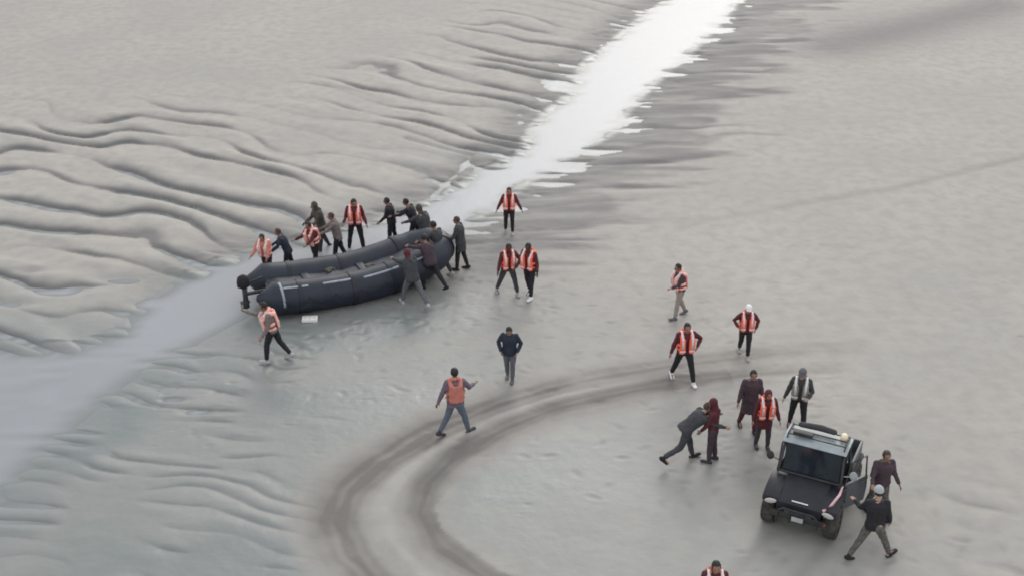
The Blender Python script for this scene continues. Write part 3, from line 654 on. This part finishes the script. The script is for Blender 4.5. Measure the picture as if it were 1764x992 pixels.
    for s in (-1, 1):
        bm = bmesh.new(); limb(bm, [(.64 * s, .44, 1.22), (.82 * s, .40, 1.30)], [.012] * 2, 6); ball(bm, Vector((.88 * s, .40, 1.33)), (.085, .03, .11), None, 12); finish('side_mirror', bm, M['ltgrey'] if s > 0 else M['plastic'], root)
    # cargo bed
    bm = bmesh.new(); Y0, Y1 = 1.22, 2.15
    box(bm, (0, (Y0 + Y1) / 2, .74), (1.36, Y1 - Y0, .06))
    for s in (-1, 1): box(bm, (.70 * s, (Y0 + Y1) / 2, .91), (.05, Y1 - Y0, .34))
    box(bm, (0, Y0, .91), (1.34, .05, .34)); box(bm, (0, Y1, .91), (1.42, .05, .34))
    bed = finish('cargo_bed', bm, M['bedpaint'], root, bevel=.012)
    for s in (-1, 1):
        bm = bmesh.new(); prism(bm, [(1.18, .62), (1.24, .78), (2.12, .78), (2.22, .62), (1.74, .70), (1.92, .76), (1.48, .76), (1.32, .70)], .50 * s, .78 * s); finish('fender', bm, M['plastic'], root, bevel=.01)
        bm = bmesh.new(); box(bm, (.60 * s, Y1 + .035, .88), (.14, .03, .10)); finish('tail_light', bm, M['redpaint'], root, bevel=.008)
    bm = bmesh.new(); limb(bm, [(0, -.3, .42), (0, 2.0, .42)], [.06] * 2, 8)
    for yy in (0, 1.74): limb(bm, [(-.6, yy, .33), (.6, yy, .33)], [.04] * 2, 8)
    finish('axles', bm, M['plastic'], root)
    # wheels
    RW = .37
    for s in (-1, 1):
        for yy in (0, 1.74):
            bm = bmesh.new(); c = Vector((.66 * s, yy, RW)); sg = 40
            prof = [(-.13, .19), (-.14, .32), (-.115, .358), (-.06, RW), (.06, RW), (.115, .358), (.14, .32), (.13, .19)]
            rings = []
            for k_ in range(sg):
                a = 2 * math.pi * k_ / sg; bmp = .016 if k_ % 2 else 0
                rings.append([bm.verts.new(c + Vector((px_, (rr_ - (bmp if rr_ > .3 else 0)) * math.cos(a), (rr_ - (bmp if rr_ > .3 else 0)) * math.sin(a)))) for px_, rr_ in prof])
            for k_ in range(sg):
                for j in range(len(prof)): bm.faces.new((rings[k_][j], rings[k_][(j + 1) % len(prof)], rings[(k_ + 1) % sg][(j + 1) % len(prof)], rings[(k_ + 1) % sg][j]))
            wh = bpy.data.objects.new('wheel', None); col.objects.link(wh); wh.parent = root
            finish('tyre', bm, M['tyre'], wh, smooth='sharp')
            bm = bmesh.new()
            loft(bm, [(c + Vector((q, 0, 0)), Vector((0, a, 0)), Vector((0, 0, a))) for q, a in ((-.10, .185), (-.05, .19), (.05, .19), (.10, .185))], 20)
            for k_ in range(6):
                a = R(60 * k_); limb(bm, [c + Vector((.105 * s, 0, 0)), c + Vector((.105 * s, .16 * math.cos(a), .16 * math.sin(a)))], [.028, .02], 6)
            finish('rim', bm, M['rim'], wh, smooth='sharp')
    return root
veh = vehicle()
for ch in veh.children_recursive:        # short nose: the overhang ahead of the front axle is compressed
    if ch.type == 'MESH' and ch.parent.name[:5] != 'wheel' and ch.name[:4] not in ('axle', 'door') and ch.parent.name[:4] != 'door':
        for v in ch.data.vertices:
            if v.co.y < 0: v.co.y *= .76
            elif v.co.y > 2.0: pass
        ch.data.update()

# ------------------------------------------------------------------ small things lying on the sand
def sand_thing(u, v, nm, label, cat, s, mname, rz):
    x, y = gp(u, v); bm = bmesh.new(); box(bm, (0, 0, s[2] / 2), s)
    for q in (-.3, 0, .3): box(bm, (s[0] * q, 0, s[2] * 1.02), (.02, s[1] * .9, .012))
    o = finish(nm, bm, M[mname], None, bevel=.015); o.location = (x, y, gz(x, y)); o.rotation_euler = (0, 0, R(rz)); o['label'] = label; o['category'] = cat
sand_thing(534, 551, 'foam_slab', 'small flat white slab lying on the sand in front of the boat', 'slab', (.42, .24, .09), 'foam', 4)

# ------------------------------------------------------------------ everyone, one call each
# in and beyond the boat, from the stern to the bow
person(462, 474, 'person stooping in a pale orange life vest over the motor end of the boat', h=1.58, yaw=165, lean=14, vest='orange_pale', jacket='orange_faded', trousers='black', armL=(40, 10, 20), armR=(30, 14, 30))
person(498, 466, 'person in a navy jacket bending over the far side of the boat near the motor', h=1.58, yaw=100, lean=20, jacket='navy', trousers='black', hair='hair_brown', armL=(35, 8, 20), armR=(25, 14, 30), bulk=1.1, vest=None)
person(544, 456, 'person in a maroon top with a pale life vest, second row behind the boat', h=1.62, yaw=140, lean=14, vest='orange_pale', jacket='maroon', trousers='black', bands=False, armL=(40, 10, 40), armR=(20, 24, 50))
person(556, 425, 'person in a brown hooded top, farthest behind the boat', h=1.7, yaw=120, lean=14, jacket='olive', trousers='dkgrey', hood='olive', armL=(30, 16, 40), armR=(20, 10, 30))
person(584, 446, 'person in a grey-brown jacket leaning against the far side of the boat', h=1.68, yaw=95, lean=11, jacket='brown_grey', trousers='black', hair='hair_brown', armL=(50, 12, 20), armR=(42, 10, 20), bulk=1.08)
person(614, 424, 'person in a bright orange life vest standing legs apart behind the middle of the boat', h=1.78, yaw=185, lean=4, vest='orange', jacket='maroon', trousers='black', legL=(4, 4, 9), legR=(-2, 4, 9), armL=(5, 18, 40), armR=(10, 16, 60), head=(-10, 20))
person(676, 420, 'person all in black standing alone behind the boat, head turned left', h=1.62, yaw=80, lean=8, jacket='black', trousers='black', armL=(16, 6, 30), armR=(-6, 8, 10), legL=(6, 4, 2), legR=(-6, 8, 2))
person(716, 424, 'person with black hair in a black jacket reaching forward between two others at the bow', h=1.66, yaw=70, lean=24, jacket='black', trousers='black', hair='hair_black', armL=(50, 14, 30), armR=(40, 8, 30))
person(736, 442, 'broad-backed person in a dark olive coat stooping over the bow of the boat', h=1.74, yaw=55, lean=22, jacket='dkgrey', trousers='black', armL=(55, 8, 10), armR=(50, 8, 10), bulk=1.3, coat=.12, hood='olive')
person(758, 474, 'person in a dark grey coat between the bow and the long-coated person', h=1.72, yaw=60, lean=14, jacket='dkgrey', trousers='dkgrey', armL=(45, 12, 20), armR=(38, 10, 20), legL=(20, 16, 2), legR=(-16, 14, 2), coat=.15, shoes='ltgrey')
person(794, 464, 'person in a long charcoal coat standing at the outer right of the boat group', h=1.68, yaw=75, lean=6, jacket='dkgrey', trousers='black', armL=(20, 10, 30), armR=(12, 6, 30), bulk=1.15, coat=.22, legL=(8, 4, 2), legR=(-8, 8, 2), hair='hair_brown')
person(712, 526, 'person in a red hood and pale grey trousers pushing the near side of the boat', h=1.72, yaw=30, lean=24, hood='maroon', jacket='dkgrey', trousers='grey', shoes='ltgrey', legL=(26, 16, 8), legR=(-32, 12, 8), armL=(75, 8, 10), armR=(70, 8, 10))
person(742, 498, 'person in a dark plum jacket and black trousers pushing at the bow of the boat', h=1.7, yaw=40, lean=20, jacket='plum', trousers='black', legL=(20, 20, 4), legR=(-32, 18, 4), armL=(70, 10, 10), armR=(60, 8, 20))
person(474, 620, 'person in a brown-grey top and pale life vest stepping away below the motor', h=1.78, yaw=80, twist=30, lean=12, jacket='brown_grey', vest='orange_pale', trousers='black', shoes='ltgrey', legL=(18, 14, 4), legR=(-17, 18, 4), armL=(10, 16, 30), armR=(60, 20, 50), hair='hair_black', bands=True)
# loose on the flat, upper middle
person(877, 402, 'person in an orange life vest walking alone beside the stream, farthest from the camera', h=1.56, yaw=180, lean=2, vest='orange', jacket='maroon', trousers='black', shoes='ltgrey', armL=(6, 28, 15), armR=(4, 26, 15), legL=(8, 4, 2), legR=(-6, 8, 2))
person(875, 508, 'left one of a pair in orange life vests, in grey trousers with legs wide apart', h=1.66, yaw=195, lean=6, vest='orange', jacket='maroon', trousers='dkgrey', shoes='ltgrey', legL=(10, 6, 13), legR=(-14, 8, 13), armL=(40, 36, 30), armR=(6, 18, 15), skin='skin_dark')
person(912, 512, 'right one of a pair in orange life vests, in black trousers and white shoes', h=1.72, yaw=150, lean=5, vest='orange', jacket='maroon', trousers='black', shoes='white', legL=(12, 5, 2), legR=(-10, 12, 2), armL=(-4, 14, 24), armR=(24, 10, 30), skin='skin_dark')
person(878, 655, 'person in a dark blue jacket and grey trousers standing alone with hands in pockets', h=1.62, yaw=172, lean=3, jacket='navy', trousers='grey', shoes='grey', armL=(-8, 28, 40, -20), armR=(-8, 28, 40, -20), legL=(6, 4, -1), legR=(-8, 8, -1), hood=None, bulk=1.12, head=(-18, 10))
person(786, 746, 'person in a faded orange vest and grey trousers crossing the curved tyre track', h=1.80, yaw=-50, twist=60, lean=2, vest='orange_faded', jacket='violet_grey', trousers='denim', shoes='dkgrey', legL=(-18, 14, 4), legR=(20, 8, 4), armL=(-6, 24, 8), armR=(20, 34, 55), bands=False, coat=.04)
person(1168, 546, 'person in beige trousers and a pale orange vest walking left', h=1.66, yaw=110, lean=6, vest='orange_pale', jacket='plum', trousers='beige', shoes='grey', legL=(14, 6, 2), legR=(-12, 14, 2), armL=(30, 14, 60), armR=(-16, 14, 10), bulk=1.1)
person(1176, 656, 'person striding in an orange life vest, black trousers and white shoes, hand on hip', h=1.76, yaw=188, lean=3, vest='orange', jacket='maroon', trousers='black', shoes='white', legL=(18, 6, 9), legR=(-16, 10, 9), armL=(-16, 50, 70, -30), armR=(-4, 20, 10))
person(1281, 612, 'person with a white cap and an orange life vest', h=1.56, yaw=178, lean=4, vest='orange', jacket='maroon', trousers='black', shoes='ltgrey', cap='white', armL=(-14, 34, 60, -20), armR=(-10, 44, 70, -25), legL=(12, 8, 0), legR=(-12, 18, 0))
person(1287, 740, 'tall person in a dark hooded coat standing behind the orange life vest by the vehicle', h=1.70, yaw=185, lean=2, jacket='plum', trousers='maroon', shoes='black', armL=(6, 14, 15), armR=(6, 16, 15), coat=.3, bulk=1.12)
person(1312, 770, 'person in a bright orange life vest over a maroon coat, nearest behind the vehicle', h=1.62, yaw=183, lean=6, vest='orange', jacket='maroon', trousers='dkgrey', shoes='dkgrey', armL=(8, 16, 10), armR=(6, 16, 10), coat=.22, legL=(4, 4, 3), legR=(-4, 4, 3), bulk=1.12, hood='maroon')
person(1371, 738, 'person in a grey cap and a pale grey vest behind the roof of the vehicle', h=1.70, yaw=165, lean=3, vest='greygreen', jacket='dkgrey', trousers='black', shoes='black', cap='grey', armL=(20, 22, 60, -20), armR=(4, 20, 15), legL=(8, 4, 6), legR=(-8, 8, 6), skin='skin_light')
person(1178, 795, 'person in dark grey lunging forward and bending towards the one in maroon', h=1.78, yaw=-74, lean=52, jacket='dkgrey', trousers='dkgrey', shoes='black', hair='hair_brown', legL=(20, 6, 2), legR=(-22, 42, 2), armL=(58, 8, 15), armR=(50, 8, 20), bulk=1.12, head=(10, 0), skin='skin_light')
person(1224, 793, 'slim person in a maroon hood and dark clothes, held by the bending one', h=1.66, yaw=70, lean=2, jacket='maroon', trousers='plum', shoes='dkgrey', hood='maroon', armL=(16, 6, 20), armR=(10, 8, 20), legL=(3, 3, 1), legR=(-3, 5, 1), vest=None, bulk=.95)
person(1508, 886, 'person in a dark plum jacket standing by the open vehicle door', h=1.72, yaw=190, lean=2, jacket='plum', trousers='camo', shoes='black', hair='hair_brown', armL=(6, 16, 30), armR=(30, 24, 50), bulk=1.18, skin='skin')
person(1498, 960, 'person with a pale cap striding in camouflage trousers with legs wide, nearest the camera', h=1.78, yaw=-62, twist=60, lean=6, jacket='black', trousers='camo', shoes='black', cap='ltgrey', legL=(-26, 8, 4), legR=(27, 4, 4), armL=(30, 20, 60), armR=(-10, 14, 30), skin='skin_light')
person(1222, 1085, 'person in an orange life vest cut off by the lower edge of the picture', h=1.75, yaw=180, lean=3, vest='orange_faded', jacket='maroon', trousers='dkgrey', shoes='black', armL=(6, 14, 15), armR=(4, 16, 15))

col.objects.link(ground)
bpy.data.scenes.remove(bench_scene)
